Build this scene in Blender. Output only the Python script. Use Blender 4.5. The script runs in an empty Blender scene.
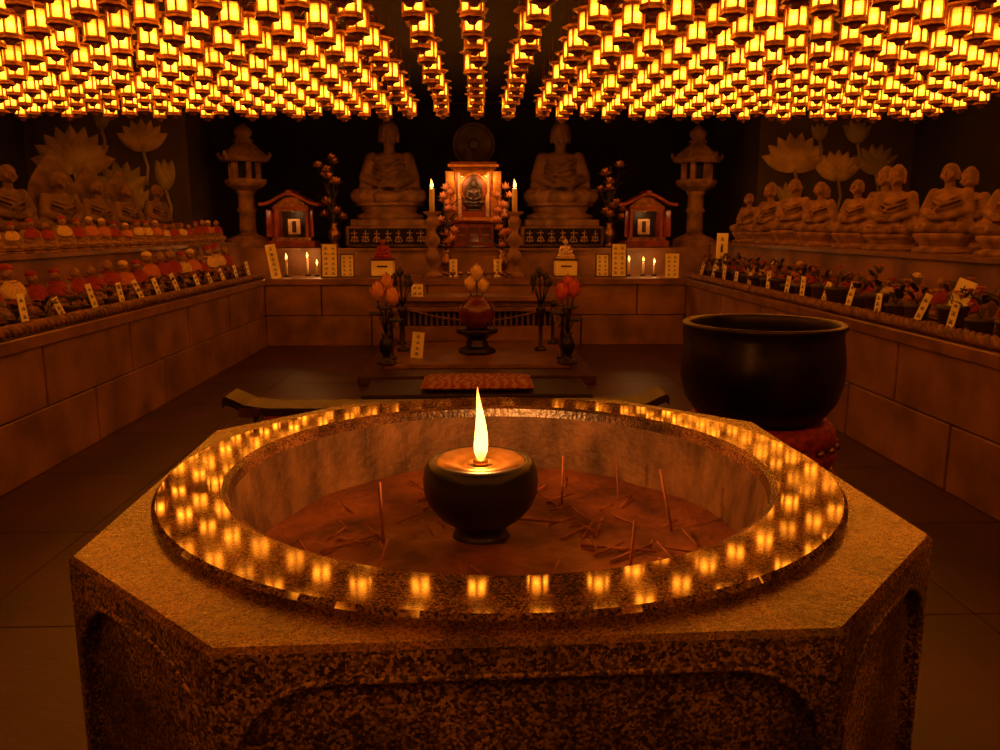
import bpy, math, random
import numpy as np
from mathutils import Vector, Matrix, noise
random.seed(7)
S=bpy.context.scene
S.view_settings.view_transform='Standard'
PI=math.pi
# ------------------------------------------------------------------ materials
def newmat(name):
    m=bpy.data.materials.new(name); m.use_nodes=True
    nt=m.node_tree; b=nt.nodes['Principled BSDF']
    return m,nt,b
def pm(name,c1,c2=None,scale=8,rough=.6,metal=0,bump=0,bscale=40,ior=1.5,contrast=(.35,.65),detail=6,rough2=None,coat=0,stretch=None):
    m,nt,b=newmat(name); N=nt.nodes; L=nt.links
    tc=N.new('ShaderNodeTexCoord')
    c2=c2 or tuple(x*.6 for x in c1)
    n=N.new('ShaderNodeTexNoise'); n.inputs['Scale'].default_value=scale; n.inputs['Detail'].default_value=detail
    if stretch:
        mp=N.new('ShaderNodeMapping'); mp.inputs['Scale'].default_value=stretch
        L.new(tc.outputs['Object'],mp.inputs['Vector']); L.new(mp.outputs[0],n.inputs['Vector'])
    else: L.new(tc.outputs['Object'],n.inputs['Vector'])
    r=N.new('ShaderNodeValToRGB'); r.color_ramp.elements[0].position=contrast[0]; r.color_ramp.elements[1].position=contrast[1]
    r.color_ramp.elements[0].color=(*c2,1); r.color_ramp.elements[1].color=(*c1,1)
    L.new(n.outputs['Fac'],r.inputs['Fac']); L.new(r.outputs['Color'],b.inputs['Base Color'])
    b.inputs['Roughness'].default_value=rough; b.inputs['Metallic'].default_value=metal; b.inputs['IOR'].default_value=ior
    b.inputs['Coat Weight'].default_value=coat; b.inputs['Coat Roughness'].default_value=.08
    if rough2 is not None:
        mr=N.new('ShaderNodeMapRange'); mr.inputs['From Min'].default_value=.35; mr.inputs['From Max'].default_value=.65
        mr.inputs['To Min'].default_value=rough; mr.inputs['To Max'].default_value=rough2
        L.new(n.outputs['Fac'],mr.inputs['Value']); L.new(mr.outputs['Result'],b.inputs['Roughness'])
    if bump:
        n2=N.new('ShaderNodeTexNoise'); n2.inputs['Scale'].default_value=bscale; n2.inputs['Detail'].default_value=5
        L.new(tc.outputs['Object'],n2.inputs['Vector'])
        bp=N.new('ShaderNodeBump'); bp.inputs['Strength'].default_value=bump; bp.inputs['Distance'].default_value=.01
        L.new(n2.outputs['Fac'],bp.inputs['Height']); L.new(bp.outputs['Normal'],b.inputs['Normal'])
    return m
def granite(name,dark,mid,light,scale=260,rough=.55,bump=.2,ior=1.5,coat=0,stain=.5,bscale=90,bdist=.006,rvar=0):
    m,nt,b=newmat(name); N=nt.nodes; L=nt.links
    tc=N.new('ShaderNodeTexCoord')
    v=N.new('ShaderNodeTexVoronoi'); v.inputs['Scale'].default_value=scale
    L.new(tc.outputs['Object'],v.inputs['Vector'])
    sep=N.new('ShaderNodeSeparateColor'); L.new(v.outputs['Color'],sep.inputs['Color'])
    r=N.new('ShaderNodeValToRGB'); e=r.color_ramp.elements
    e[0].position=.15; e[0].color=(*dark,1); e[1].position=.95; e[1].color=(*light,1)
    x=e.new(.5); x.color=(*mid,1)
    L.new(sep.outputs[0],r.inputs['Fac'])
    n=N.new('ShaderNodeTexNoise'); n.inputs['Scale'].default_value=6; n.inputs['Detail'].default_value=9
    L.new(tc.outputs['Object'],n.inputs['Vector'])
    mr=N.new('ShaderNodeMapRange'); mr.inputs['From Min'].default_value=.38; mr.inputs['From Max'].default_value=.62
    mr.inputs['To Min'].default_value=1-stain; mr.inputs['To Max'].default_value=1.2
    L.new(n.outputs['Fac'],mr.inputs['Value'])
    mx=N.new('ShaderNodeVectorMath'); mx.operation='SCALE'
    L.new(r.outputs['Color'],mx.inputs[0]); L.new(mr.outputs['Result'],mx.inputs['Scale'])
    L.new(mx.outputs[0],b.inputs['Base Color'])
    b.inputs['Roughness'].default_value=rough; b.inputs['IOR'].default_value=ior
    b.inputs['Coat Weight'].default_value=coat; b.inputs['Coat Roughness'].default_value=.06
    if rvar:
        m2=N.new('ShaderNodeMapRange'); m2.inputs['From Min'].default_value=.35; m2.inputs['From Max'].default_value=.65
        m2.inputs['To Min'].default_value=rough; m2.inputs['To Max'].default_value=rough+rvar
        L.new(n.outputs['Fac'],m2.inputs['Value']); L.new(m2.outputs['Result'],b.inputs['Roughness'])
    if bump:
        n2=N.new('ShaderNodeTexNoise'); n2.inputs['Scale'].default_value=bscale; n2.inputs['Detail'].default_value=2
        L.new(tc.outputs['Object'],n2.inputs['Vector'])
        bp=N.new('ShaderNodeBump'); bp.inputs['Strength'].default_value=bump; bp.inputs['Distance'].default_value=bdist
        L.new(n2.outputs['Fac'],bp.inputs['Height']); L.new(bp.outputs['Normal'],b.inputs['Normal'])
    return m
M_stone_top=granite('basin_stone_top',(.08,.033,.014),(.24,.11,.048),(.38,.20,.09),450,.26,.2,stain=.75)
M_stone_side=granite('basin_stone_side',(.03,.017,.01),(.17,.095,.05),(.6,.38,.22),300,.55,.35,stain=.6)
M_ring=granite('polished_rim_granite',(.04,.02,.01),(.19,.095,.045),(.42,.23,.11),400,.035,.25,ior=2.05,stain=.5,bscale=9,bdist=.0006,rvar=.045)
M_inner=pm('basin_inner_wall',(.28,.145,.06),(.07,.034,.015),16,.55,bump=.5,bscale=60,detail=12,contrast=(.36,.68),stretch=(1,1,.45))
M_sand=pm('ash_sand',(.30,.10,.042),(.085,.028,.013),9,.75,bump=.5,bscale=60,rough2=.45,detail=12,contrast=(.34,.66))
M_wall=pm('altar_stone_block',(.30,.145,.062),(.13,.062,.027),3.0,.45,bump=.25,bscale=60,detail=9)
M_cap=pm('shelf_cap_stone',(.26,.125,.055),(.13,.06,.027),6,.36,bump=.15)
M_joint=pm('joint_dark',(.012,.007,.004),None,5,.9)
M_floor=pm('floor_stone',(.075,.027,.013),(.038,.014,.008),2.2,.42,bump=.2,bscale=30)
M_black=pm('ceiling_black',(.006,.004,.003),None,5,.9)
M_dwall=pm('back_wall_dark',(.010,.006,.004),(.005,.003,.002),3,.9)
M_wing=pm('mural_wall',(.045,.028,.017),(.022,.014,.009),2.5,.8)
M_relief=pm('relief_petal',(.42,.30,.17),(.22,.15,.08),5,.7)
M_relief2=pm('relief_leaf',(.24,.20,.09),(.13,.105,.05),5,.7)
M_statue=pm('statue_stone',(.36,.20,.10),(.16,.085,.04),7,.7,bump=.25,bscale=35)
M_statue2=pm('statue_stone_weathered',(.33,.18,.09),(.13,.068,.032),7,.7,bump=.25,bscale=35)
M_statue3=pm('statue_stone_dark',(.18,.10,.05),(.07,.038,.019),6,.8,bump=.25,bscale=35)  # darker copy of the statue stone, so the left row reads fainter
M_bronze=pm('dark_bronze',(.05,.036,.022),(.022,.016,.01),6,.3,metal=.85,bump=.06,bscale=25,rough2=.45)
M_gong=pm('gong_bronze',(.07,.04,.018),(.03,.017,.009),8,.55,metal=.6)
M_iron=pm('black_iron',(.010,.007,.005),(.005,.004,.003),10,.35,bump=.1,bscale=60)
M_brass=pm('aged_brass',(.38,.2,.06),(.16,.08,.02),20,.35,metal=.9)
M_gold=pm('gold_leaf',(.8,.42,.1),(.5,.24,.05),20,.32,metal=.9)
M_lfr=pm('lantern_frame',(.42,.17,.04),(.2,.075,.016),30,.4,metal=.6)
M_wood=pm('dark_wood',(.035,.015,.008),(.014,.006,.0035),12,.45,bump=.1)
M_redwood=pm('red_wood',(.32,.06,.024),(.15,.027,.011),10,.35)
M_lacq=pm('dark_red_lacquer',(.16,.02,.01),(.08,.01,.005),10,.2,coat=.5)
M_redcloth=pm('red_brocade',(.42,.03,.014),(.16,.012,.007),40,.7,bump=.3,bscale=80)
M_orcloth=pm('orange_bib_cloth',(.6,.2,.05),(.36,.11,.03),40,.8)
M_cream=pm('cream_cloth',(.75,.55,.32),(.5,.35,.19),30,.8)
M_paper=pm('paper_white',(.92,.84,.64),(.84,.74,.52),6,.8)
M_ink=pm('black_ink',(.01,.008,.006),None,5,.7)
M_gilt=pm('inscription_gilt',(.6,.38,.18),None,15,.6)
M_wax=pm('candle_wax',(.85,.7,.5),(.75,.6,.4),5,.5)
M_pink=pm('lotus_pink',(.75,.36,.2),(.6,.22,.11),12,.5)
M_redpet=pm('lotus_red',(.65,.12,.06),(.48,.06,.03),12,.5)
M_white=pm('lotus_white',(.88,.66,.46),(.75,.5,.3),12,.5)
M_leaf=pm('dark_leaf',(.06,.045,.016),(.03,.023,.009),12,.6)
M_flow=pm('orange_flower',(.58,.17,.05),(.35,.085,.028),20,.7)
M_flow2=pm('tan_flower',(.5,.3,.14),(.32,.17,.08),20,.7)
M_pot=pm('dark_pot',(.07,.038,.021),(.03,.017,.01),10,.4)
M_rope=pm('rope_rail',(.28,.13,.055),(.09,.042,.018),20,.65,bump=.3,bscale=60)
M_stick=pm('incense_stick',(.42,.15,.06),(.2,.065,.025),30,.7)
def flame_mat():
    m,nt,b=newmat('flame'); N=nt.nodes; L=nt.links
    tc=N.new('ShaderNodeTexCoord'); s=N.new('ShaderNodeSeparateXYZ'); L.new(tc.outputs['Generated'],s.inputs[0])
    r=N.new('ShaderNodeValToRGB'); e=r.color_ramp.elements
    e[0].position=0; e[0].color=(.5,.08,.01,1); e[1].position=1; e[1].color=(.6,.12,.01,1)
    a=e.new(.16); a.color=(1,.42,.07,1); a=e.new(.7); a.color=(1,.40,.06,1)
    L.new(s.outputs[2],r.inputs['Fac'])
    N.remove(b); em=N.new('ShaderNodeEmission'); tr=N.new('ShaderNodeBsdfTransparent'); ad=N.new('ShaderNodeAddShader')
    em.inputs['Strength'].default_value=4.5
    L.new(r.outputs['Color'],em.inputs['Color']); L.new(em.outputs[0],ad.inputs[0]); L.new(tr.outputs[0],ad.inputs[1])
    L.new(ad.outputs[0],N['Material Output'].inputs['Surface'])
    return m
M_flame=flame_mat()
LSTR=24.0
def lantern_paper():
    m,nt,b=newmat('lantern_paper'); N=nt.nodes; L=nt.links
    uv=N.new('ShaderNodeUVMap'); uv.uv_map='UVMap'
    s=N.new('ShaderNodeSeparateXYZ'); L.new(uv.outputs[0],s.inputs[0])
    def math_(op,a,bv=0):
        n=N.new('ShaderNodeMath'); n.operation=op
        for i,x in enumerate((a,bv)):
            if isinstance(x,(int,float)): n.inputs[i].default_value=x
            else: L.new(x,n.inputs[i])
        return n.outputs[0]
    U=math_('FRACT',s.outputs[0]); K=math_('DIVIDE',math_('FLOOR',s.outputs[0]),9.0)   # K: bulb brightness of each lantern
    du=math_('MULTIPLY',math_('SUBTRACT',U,.5),1.15)
    dv=math_('MULTIPLY',math_('SUBTRACT',s.outputs[1],.42),1.5)
    d=math_('SQRT',math_('ADD',math_('MULTIPLY',du,du),math_('MULTIPLY',dv,dv)))
    r=N.new('ShaderNodeValToRGB'); e=r.color_ramp.elements
    e[0].position=.0; e[0].color=(1,.32,.016,1); e[1].position=.85; e[1].color=(.05,.005,.0002,1)
    a=e.new(.38); a.color=(.36,.080,.003,1)
    L.new(d,r.inputs['Fac'])
    w=math_('FRACT',math_('MULTIPLY',s.outputs[1],3.0))
    bar=math_('GREATER_THAN',w,.09)
    w2=math_('GREATER_THAN',math_('ABSOLUTE',math_('SUBTRACT',U,.5)),.03)
    k=math_('ADD',math_('MULTIPLY',math_('MULTIPLY',bar,w2),.6),.4)
    st=math_('MULTIPLY',math_('MULTIPLY',k,math_('ADD',math_('MULTIPLY',K,.75),.35)),LSTR)
    L.new(r.outputs['Color'],b.inputs['Emission Color']); L.new(st,b.inputs['Emission Strength'])
    b.inputs['Base Color'].default_value=(.1,.04,.01,1)
    return m
M_lpaper=lantern_paper()
# ------------------------------------------------------------------ mesh builder
class MB:
    def __init__(s): s.v=[];s.f=[];s.m=[];s.s=[]
    def add(s,vs,fs,mat=0,smooth=False,M=None):
        o=len(s.v)
        if M is not None: vs=[tuple(M@Vector(p)) for p in vs]
        s.v.extend(tuple(p) for p in vs)
        for f in fs: s.f.append(tuple(i+o for i in f)); s.m.append(mat); s.s.append(smooth)
    def box(s,c,d,mat=0,rz=0,rx=0,ry=0,ch=0):
        x,y,z=[k/2 for k in d]
        M=Matrix.Translation(c)@Matrix.Rotation(rz,4,'Z')@Matrix.Rotation(ry,4,'Y')@Matrix.Rotation(rx,4,'X')
        if ch<=0:
            vs=[(-x,-y,-z),(x,-y,-z),(x,y,-z),(-x,y,-z),(-x,-y,z),(x,-y,z),(x,y,z),(-x,y,z)]
            s.add(vs,[(3,2,1,0),(4,5,6,7),(0,1,5,4),(1,2,6,5),(2,3,7,6),(3,0,4,7)],mat,False,M); return
        vs=[];idx={}
        for sx in(-1,1):
            for sy in(-1,1):
                for sz in(-1,1):
                    for a in range(3):
                        p=[sx*(x-ch),sy*(y-ch),sz*(z-ch)]
                        p[a]=(sx*x,sy*y,sz*z)[a]
                        idx[(sx,sy,sz,a)]=len(vs); vs.append(tuple(p))
        fs=[]
        for a in range(3):
            b,c2=(a+1)%3,(a+2)%3
            for sg in(-1,1):
                q=[]
                for (u,w) in((-1,-1),(1,-1),(1,1),(-1,1)):
                    k=[0,0,0];k[a]=sg;k[b]=u;k[c2]=w; q.append(idx[(k[0],k[1],k[2],a)])
                fs.append(tuple(q if sg>0 else q[::-1]))
        for a in range(3):
            b,c2=(a+1)%3,(a+2)%3
            for u in(-1,1):
                for w in(-1,1):
                    q=[]
                    for (sg,ax) in((-1,b),(1,b),(1,c2),(-1,c2)):
                        k=[0,0,0];k[a]=sg;k[b]=u;k[c2]=w; q.append(idx[(k[0],k[1],k[2],ax)])
                    fs.append(tuple(q if u*w<0 else q[::-1]))
        for sx in(-1,1):
            for sy in(-1,1):
                for sz in(-1,1):
                    q=[idx[(sx,sy,sz,a)] for a in range(3)]
                    fs.append(tuple(q if sx*sy*sz>0 else q[::-1]))
        s.add(vs,fs,mat,False,M)
    def lathe(s,prof,c=(0,0,0),n=32,mat=0,smooth=True,cap=True,a0=0,M=None,sx=1,sy=1):
        vs=[];fs=[]
        for (r,z) in prof:
            for i in range(n):
                a=a0+2*PI*i/n; vs.append((c[0]+r*sx*math.cos(a),c[1]+r*sy*math.sin(a),c[2]+z))
        for j in range(len(prof)-1):
            for i in range(n):
                k=(i+1)%n; fs.append((j*n+i,j*n+k,(j+1)*n+k,(j+1)*n+i))
        if cap:
            fs.append(tuple(range(n))[::-1]); o=(len(prof)-1)*n; fs.append(tuple(o+i for i in range(n)))
        s.add(vs,fs,mat,smooth,M)
    def ell(s,c,r,mat=0,nu=14,nv=9,M=None):
        vs=[(c[0],c[1],c[2]-r[2])];fs=[]
        for j in range(1,nv):
            t=PI*j/nv
            for i in range(nu):
                a=2*PI*i/nu
                vs.append((c[0]+r[0]*math.sin(t)*math.cos(a),c[1]+r[1]*math.sin(t)*math.sin(a),c[2]-r[2]*math.cos(t)))
        vs.append((c[0],c[1],c[2]+r[2])); L=len(vs)-1
        for i in range(nu): fs.append((0,1+(i+1)%nu,1+i))
        for j in range(nv-2):
            for i in range(nu):
                a=1+j*nu+i;b=1+j*nu+(i+1)%nu; fs.append((a,b,b+nu,a+nu))
        o=1+(nv-2)*nu
        for i in range(nu): fs.append((o+i,o+(i+1)%nu,L))
        s.add(vs,fs,mat,True,M)
    def tube(s,pts,rad,n=8,mat=0,smooth=True,M=None):
        pts=[Vector(p) for p in pts]
        if isinstance(rad,(int,float)): rad=[rad]*len(pts)
        vs=[];fs=[]; up=None
        for i,p in enumerate(pts):
            d=(pts[min(i+1,len(pts)-1)]-pts[max(i-1,0)]).normalized()
            if up is None:
                up=Vector((0,0,1)) if abs(d.z)<.9 else Vector((1,0,0))
            x=up.cross(d)
            if x.length<1e-4: x=Vector((1,0,0)).cross(d)
            x.normalize(); y=d.cross(x); up=y
            for k in range(n):
                a=2*PI*k/n; vs.append(tuple(p+(x*math.cos(a)+y*math.sin(a))*rad[i]))
        for j in range(len(pts)-1):
            for k in range(n):
                q=(k+1)%n; fs.append((j*n+k,j*n+q,(j+1)*n+q,(j+1)*n+k))
        fs.append(tuple(range(n))[::-1]); o=(len(pts)-1)*n; fs.append(tuple(o+i for i in range(n)))
        s.add(vs,fs,mat,smooth,M)
    def petal(s,c,ang,r0,length,width,th0,th1,mat=0,cup=.35,nv=6,nu=4,M=None):
        vs=[];fs=[]; r=r0;z=0
        ca,sa=math.cos(ang),math.sin(ang)
        for j in range(nv+1):
            v=j/nv; th=th0+(th1-th0)*v
            if j: r+=length/nv*math.sin(th); z+=length/nv*math.cos(th)
            w=width*.5*max(0,math.sin(PI*min(1,(v*.82+.18)))) **.8 if j<nv else 0.002
            for i in range(nu+1):
                u=-1+2*i/nu
                k=cup*w*u*u
                rr=r-k*math.cos(th); zz=z+k*math.sin(th)
                vs.append((c[0]+rr*ca-u*w*sa,c[1]+rr*sa+u*w*ca,c[2]+zz))
        for j in range(nv):
            for i in range(nu):
                a=j*(nu+1)+i; fs.append((a,a+1,a+nu+2,a+nu+1))
        s.add(vs,fs,mat,True,M)
    def bud(s,c,R,H,mat,mat2=None,open_=.35,n=7,M=None):
        s.ell((c[0],c[1],c[2]+H*.42),(R*.6,R*.6,H*.42),mat,10,7,M=M)
        for lay in range(3):
            for i in range(n):
                a=2*PI*(i+.5*lay)/n
                s.petal(c,a,R*.15,H*(1.12-.12*lay),R*1.15,.75+open_*lay*.5,-.75+open_*lay*.9,mat if lay<2 else (mat2 if mat2 is not None else mat),M=M)
    def obj(s,name,mats,loc=(0,0,0),rz=0,scale=1,parent=None):
        me=s.mesh(name,mats)
        return place(name,me,loc,rz,scale,parent)
    def mesh(s,name,mats):
        me=bpy.data.meshes.new(name); me.from_pydata(s.v,[],s.f)
        for m in mats: me.materials.append(m)
        me.polygons.foreach_set('material_index',s.m); me.polygons.foreach_set('use_smooth',s.s); me.update()
        return me
def place(name,me,loc=(0,0,0),rz=0,scale=1,parent=None):
    o=bpy.data.objects.new(name,me); S.collection.objects.link(o); o.location=loc; o.rotation_euler=(0,0,rz); o.scale=(scale,)*3
    if parent: o.parent=parent
    return o
def empty(name,loc=(0,0,0)):
    o=bpy.data.objects.new(name,None); S.collection.objects.link(o); o.location=loc; o.empty_display_size=.1; return o
def light(name,loc,en,col=(1,.45,.12),r=.02,parent=None):
    l=bpy.data.lights.new(name,'POINT'); l.energy=en; l.color=col; l.shadow_soft_size=r
    o=bpy.data.objects.new(name,l); S.collection.objects.link(o); o.location=loc
    if parent: o.parent=parent
    return o
# ------------------------------------------------------------------ room shell
RX=5.2; YF=-2.6; YB=11.6; ZC=2.95; SW=2.35; SH=.75; WY=9.7; AW=3.35; TY2=9.72
def slab(name,c,d,mat):
    b=MB(); b.box(c,d); return b.obj(name,[mat])
b=MB(); b.box((0,(YF+YB)/2,-.06),(2*RX,YB-YF,.1),1)
tw,tl=.85,.85
yy=YF
while yy<8.95:
    xx=-2.55
    while xx<2.5:
        b.box((xx+tw/2,yy+tl/2,-.012),(tw-.005,tl-.005,.024),0,ch=.0015); xx+=tw
    yy+=tl
b.obj('floor',[M_floor,M_joint])
slab('ceiling',(0,(YF+YB)/2,ZC+.05),(2*RX,YB-YF,.1),M_black)
slab('wall_left',(-RX-.05,(YF+YB)/2,ZC/2),(.1,YB-YF,ZC),M_dwall)
slab('wall_right',(RX+.05,(YF+YB)/2,ZC/2),(.1,YB-YF,ZC),M_dwall)
slab('wall_back',(0,YB+.05,ZC/2),(2*RX,.1,ZC),M_dwall)
slab('wall_front',(0,YF-.05,ZC/2),(2*RX,.1,ZC),M_dwall)
for sg,nm in((-1,'wall_mural_left'),(1,'wall_mural_right')):
    slab(nm,(sg*(AW+RX)/2,(WY+YB)/2,ZC/2),(RX-AW,YB-WY,ZC),M_wing)
def relief(name,items,yw):
    b=MB()
    for (cx,cz,R,n,spread,mat) in items:
        for lay in range(3):
            k=n-lay
            for i in range(k):
                a=PI/2+(i-(k-1)/2)*spread/(k)*2
                Ln=R*(1-.2*lay)
                M=Matrix.Translation((cx,yw-.012-.012*lay,cz-R*.3))@Matrix.Rotation(-(a-PI/2),4,'Y')
                vs=[];fs=[]
                for j in range(9):
                    v=j/8; w=R*.22*math.sin(PI*min(1,(v*.85+.15)))**.8 if j<8 else .002
                    for q in range(5):
                        u=-1+q/2; vs.append((u*w,-.05*(1-u*u)*math.sin(PI*v*.9+.2),v*Ln))
                for j in range(8):
                    for q in range(4):
                        e=j*5+q; fs.append((e,e+1,e+6,e+5))
                b.add(vs,fs,mat,True,M)
        b.tube([(cx,yw-.03,cz-R*.3),(cx+R*.15,yw-.032,cz-R*.9),(cx+R*.05,yw-.03,cz-R*1.5)],.02,6,1)
    return b.obj(name,[M_relief,M_relief2])
relief('lotus_mural_relief',[(-4.66,2.12,.5,9,1.5,0),(-3.85,2.30,.34,7,1.2,0),(-3.62,1.85,.34,3,.4,1),(-4.12,1.8,.38,6,1.2,1),(-4.3,2.48,.2,4,.6,1),(-3.95,1.6,.26,4,.7,1)],WY)
relief('lotus_mural_relief',[(3.77,2.12,.42,8,1.4,0),(4.3,1.98,.34,7,1.2,0),(4.75,2.05,.34,6,1.1,1),(3.74,1.65,.28,4,.8,1),(4.5,2.38,.26,5,.9,1),(4.05,2.38,.2,4,.7,1)],WY)
# ------------------------------------------------------------------ side shelves + altar of stone blocks
def shelf(name,sg):
    b=MB()
    y0,y1=-1.6,8.9
    b.box((sg*(SW+RX+.02)/2,(y0+y1+.8)/2,.335),(RX-SW-.02,y1-y0+.8,.67),1)
    for row,(z0,z1,off) in enumerate(((0,.335,0.1),(.343,.675,.65))):
        y=y0-off
        while y<y1+.0:
            L=1.09; a=max(y,y0); e=min(y+L,y1+.03)
            if e-a>.05: b.box((sg*(SW+.03),(a+e)/2,(z0+z1)/2),(.07,e-a-.008,z1-z0),0,ch=.005)
            y+=1.1
    b.box((sg*(SW+.45),(y0+y1)/2+.02,.712),(.96,y1-y0,.07),2,ch=.006)
    b.box((sg*(2.82+RX)/2,(y0+y1+.8)/2,.93),(RX-2.82,y1-y0+.8,.36),0)
    b.box((sg*(2.78+RX)/2,(y0+y1+.8)/2,1.125),(RX-2.78,y1-y0+.8,.03),2)
    return b.obj(name,[M_wall,M_joint,M_cap])
shelf('stone_shelf_left',-1); shelf('stone_shelf_right',1)
def rope(name,pts,r,pitch):
    b=MB()
    a=Vector(pts[0]);e=Vector(pts[1]); d=(e-a); L=d.length; d.normalize()
    x=Vector((0,0,1)).cross(d).normalized(); z=d.cross(x)
    n=int(L/.02)
    for k in range(3):
        pp=[]
        for i in range(n+1):
            t=i/n*L; an=2*PI*(t/pitch+k/3)
            pp.append(a+d*t+(x*math.cos(an)+z*math.sin(an))*r*.5)
        b.tube(pp,r*.58,6,0)
    return b.obj(name,[M_rope])
rope('rope_rail',[(-SW-.01,-1.5,SH+.035),(-SW-.01,8.85,SH+.035)],.033,.16)
rope('rope_rail',[(SW+.01,-1.5,SH+.035),(SW+.01,8.85,SH+.035)],.033,.16)
b=MB()
AY=8.95
b.box((0,(AY+.06+TY2)/2,.335),(2*SW-.04,TY2-AY-.08,.67),1)
for row,(z0,z1,off) in enumerate(((0,.335,0.0),(.343,.675,.55))):
    x=-SW-off
    while x<SW:
        a=max(x,-SW); e=min(x+1.17,SW)
        if e-a>.05: b.box(((a+e)/2,AY+.03,(z0+z1)/2),(e-a-.008,.07,z1-z0),0,ch=.005)
        x+=1.175
b.box((0,(AY-.03+TY2)/2,.712),(2*SW-.01,TY2-AY+.03,.07),2,ch=.006)
b.box((0,(TY2+YB)/2+.005,.525),(2*AW-.06,YB-TY2-.03,1.03),0)
b.box((0,(TY2-.03+YB)/2-.01,1.05),(2*SW-.02,YB-TY2-.0,.03),2)
b.box((0,(TY2+YB)/2+.01,1.05),(2*AW-.06,YB-TY2-.04,.03),2)
b.obj('stone_altar',[M_wall,M_joint,M_cap])
T1=.747; T2=1.065; TS=1.14
# ------------------------------------------------------------------ hanging lanterns
LS=1.24
def lantern_unit():
    b=MB(); n=6
    def ring(prof,mat,a0=0): b.lathe(prof,(0,0,0),n,mat,False,True,a0)
    ring([(.018,-.03),(.03,-.012),(.060,-.006),(.060,.006),(.052,.010)],0)
    ring([(.052,.110),(.082,.114),(.085,.121),(.058,.132),(.034,.150),(.028,.164),(.036,.168),(.03,.176),(.006,.194)],0)
    for i in range(n):
        a=2*PI*i/n; x,y=.053*math.cos(a),.053*math.sin(a)
        b.box((x,y,.06),(.009,.009,.102),0,rz=a)
        a2=a+PI/n; b.box((.049*math.cos(a2),.049*math.sin(a2),.014),(.006,.05,.010),0,rz=a2)
        b.box((.049*math.cos(a2),.049*math.sin(a2),.105),(.006,.05,.010),0,rz=a2)
    b.box((0,0,.30),(.004,.004,.22),0)
    vs=[];fs=[]
    for z in(.010,.110):
        for i in range(n):
            a=2*PI*i/n; vs.append((.050*math.cos(a),.050*math.sin(a),z))
    for i in range(n):
        k=(i+1)%n; fs.append((i,k,n+k,n+i))
    b.add(vs,fs,1,False)
    return b
lu=lantern_unit()
lv=np.array(lu.v)*LS
xs=[0,.34,-.34]
x=.69
while x<4.95:
    xs+= [x,-x]; x+=.238
ys=[]; y=-1.9
while y<8.75: ys.append(y); y+=.39
allv=[];allf=[];allm=[];uvs=[]
LZ=ZC-.41*LS
cnt=0
for ci,x in enumerate(xs):
    for yi,y in enumerate(ys):
        if y<2.4 and (abs(x)>2.9): continue
        px=x+random.uniform(-.02,.02); py=y+random.uniform(-.05,.05)+(.195 if ci%4 in(1,2) and ci>2 else 0)
        a=random.uniform(0,PI/3); c,s_=math.cos(a),math.sin(a)
        kk=random.choice((2,4,5,6,7,8,9,9))
        q=lv.copy(); X=q[:,0]*c-q[:,1]*s_+px; Y=q[:,0]*s_+q[:,1]*c+py
        q[:,0]=X;q[:,1]=Y;q[:,2]+=LZ
        o=cnt*len(lv); allv.append(q)
        allf.extend(tuple(i+o for i in f) for f in lu.f); allm.extend(lu.m); cnt+=1
        for f,m in zip(lu.f,lu.m):
            if m==1: uvs.extend((kk+.002,0,kk+.998,0,kk+.998,1,kk+.002,1))
            else: uvs.extend((0,0)*len(f))
me=bpy.data.meshes.new('hanging_lanterns'); me.from_pydata(np.concatenate(allv).tolist(),[],allf)
me.materials.append(M_lfr); me.materials.append(M_lpaper)
me.polygons.foreach_set('material_index',allm)
uvl=me.uv_layers.new(name='UVMap')
uvl.data.foreach_set('uv',uvs); me.update()
place('hanging_lanterns',me)
# ------------------------------------------------------------------ foreground stone incense basin
HW=.580; CUT=.25; ZT=.882; BC=(.038,1.34,0); BR=math.radians(2)
octv=[(-HW+CUT,-HW),(HW-CUT,-HW),(HW,-HW+CUT),(HW,HW-CUT),(HW-CUT,HW),(-HW+CUT,HW),(-HW,HW-CUT),(-HW,-HW+CUT)]
def octr(a,sc=1.0,ins=0):
    d=(math.cos(a),math.sin(a)); r=1e9
    for (nx,ny,dist) in((1,0,HW),(-1,0,HW),(0,1,HW),(0,-1,HW),(.7071,.7071,(2*HW-CUT)*.7071),(-.7071,.7071,(2*HW-CUT)*.7071),(.7071,-.7071,(2*HW-CUT)*.7071),(-.7071,-.7071,(2*HW-CUT)*.7071)):
        k=d[0]*nx+d[1]*ny
        if k>1e-6: r=min(r,(dist-ins)/k)
    return r
angs=sorted(set([2*PI*i/144 for i in range(144)]+[math.atan2(y,x)%(2*PI) for x,y in octv]))
basin=empty('stone_incense_basin',BC); basin.rotation_euler=(0,0,BR)
b=MB()
def loft(rows,mats,smooth):
    vs=[];n=len(angs)
    for fn,z in rows:
        for a in angs:
            r=fn(a); vs.append((r*math.cos(a),r*math.sin(a),z))
    for j in range(len(rows)-1):
        sub=vs[j*n:(j+2)*n]
        b.add(sub,[(i,(i+1)%n,n+(i+1)%n,n+i) for i in range(n)],mats[j],smooth[j])
O=lambda ins:(lambda a:octr(a,1,ins))
C=lambda r:(lambda a:r)
loft([(O(.018),0),(O(.018),ZT-.022),(O(0),ZT-.022),(O(0),ZT-.006),(O(.006),ZT),(C(.558),ZT)],[1,1,1,0,0],[0]*5)
ZB=ZT-.138
loft([(C(.558),ZT),(C(.558),ZT+.010),(C(.552),ZT+.016),(C(.458),ZT+.016),(C(.448),ZT+.011),(C(.444),ZT-.006),(C(.428),ZB),(C(.42),ZB-.05)],[0,2,2,0,0,3,3],[0,0,0,0,0,1,1])
b.obj('basin_body',[M_stone_top,M_stone_side,M_ring,M_inner],parent=basin)
b=MB()
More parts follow.
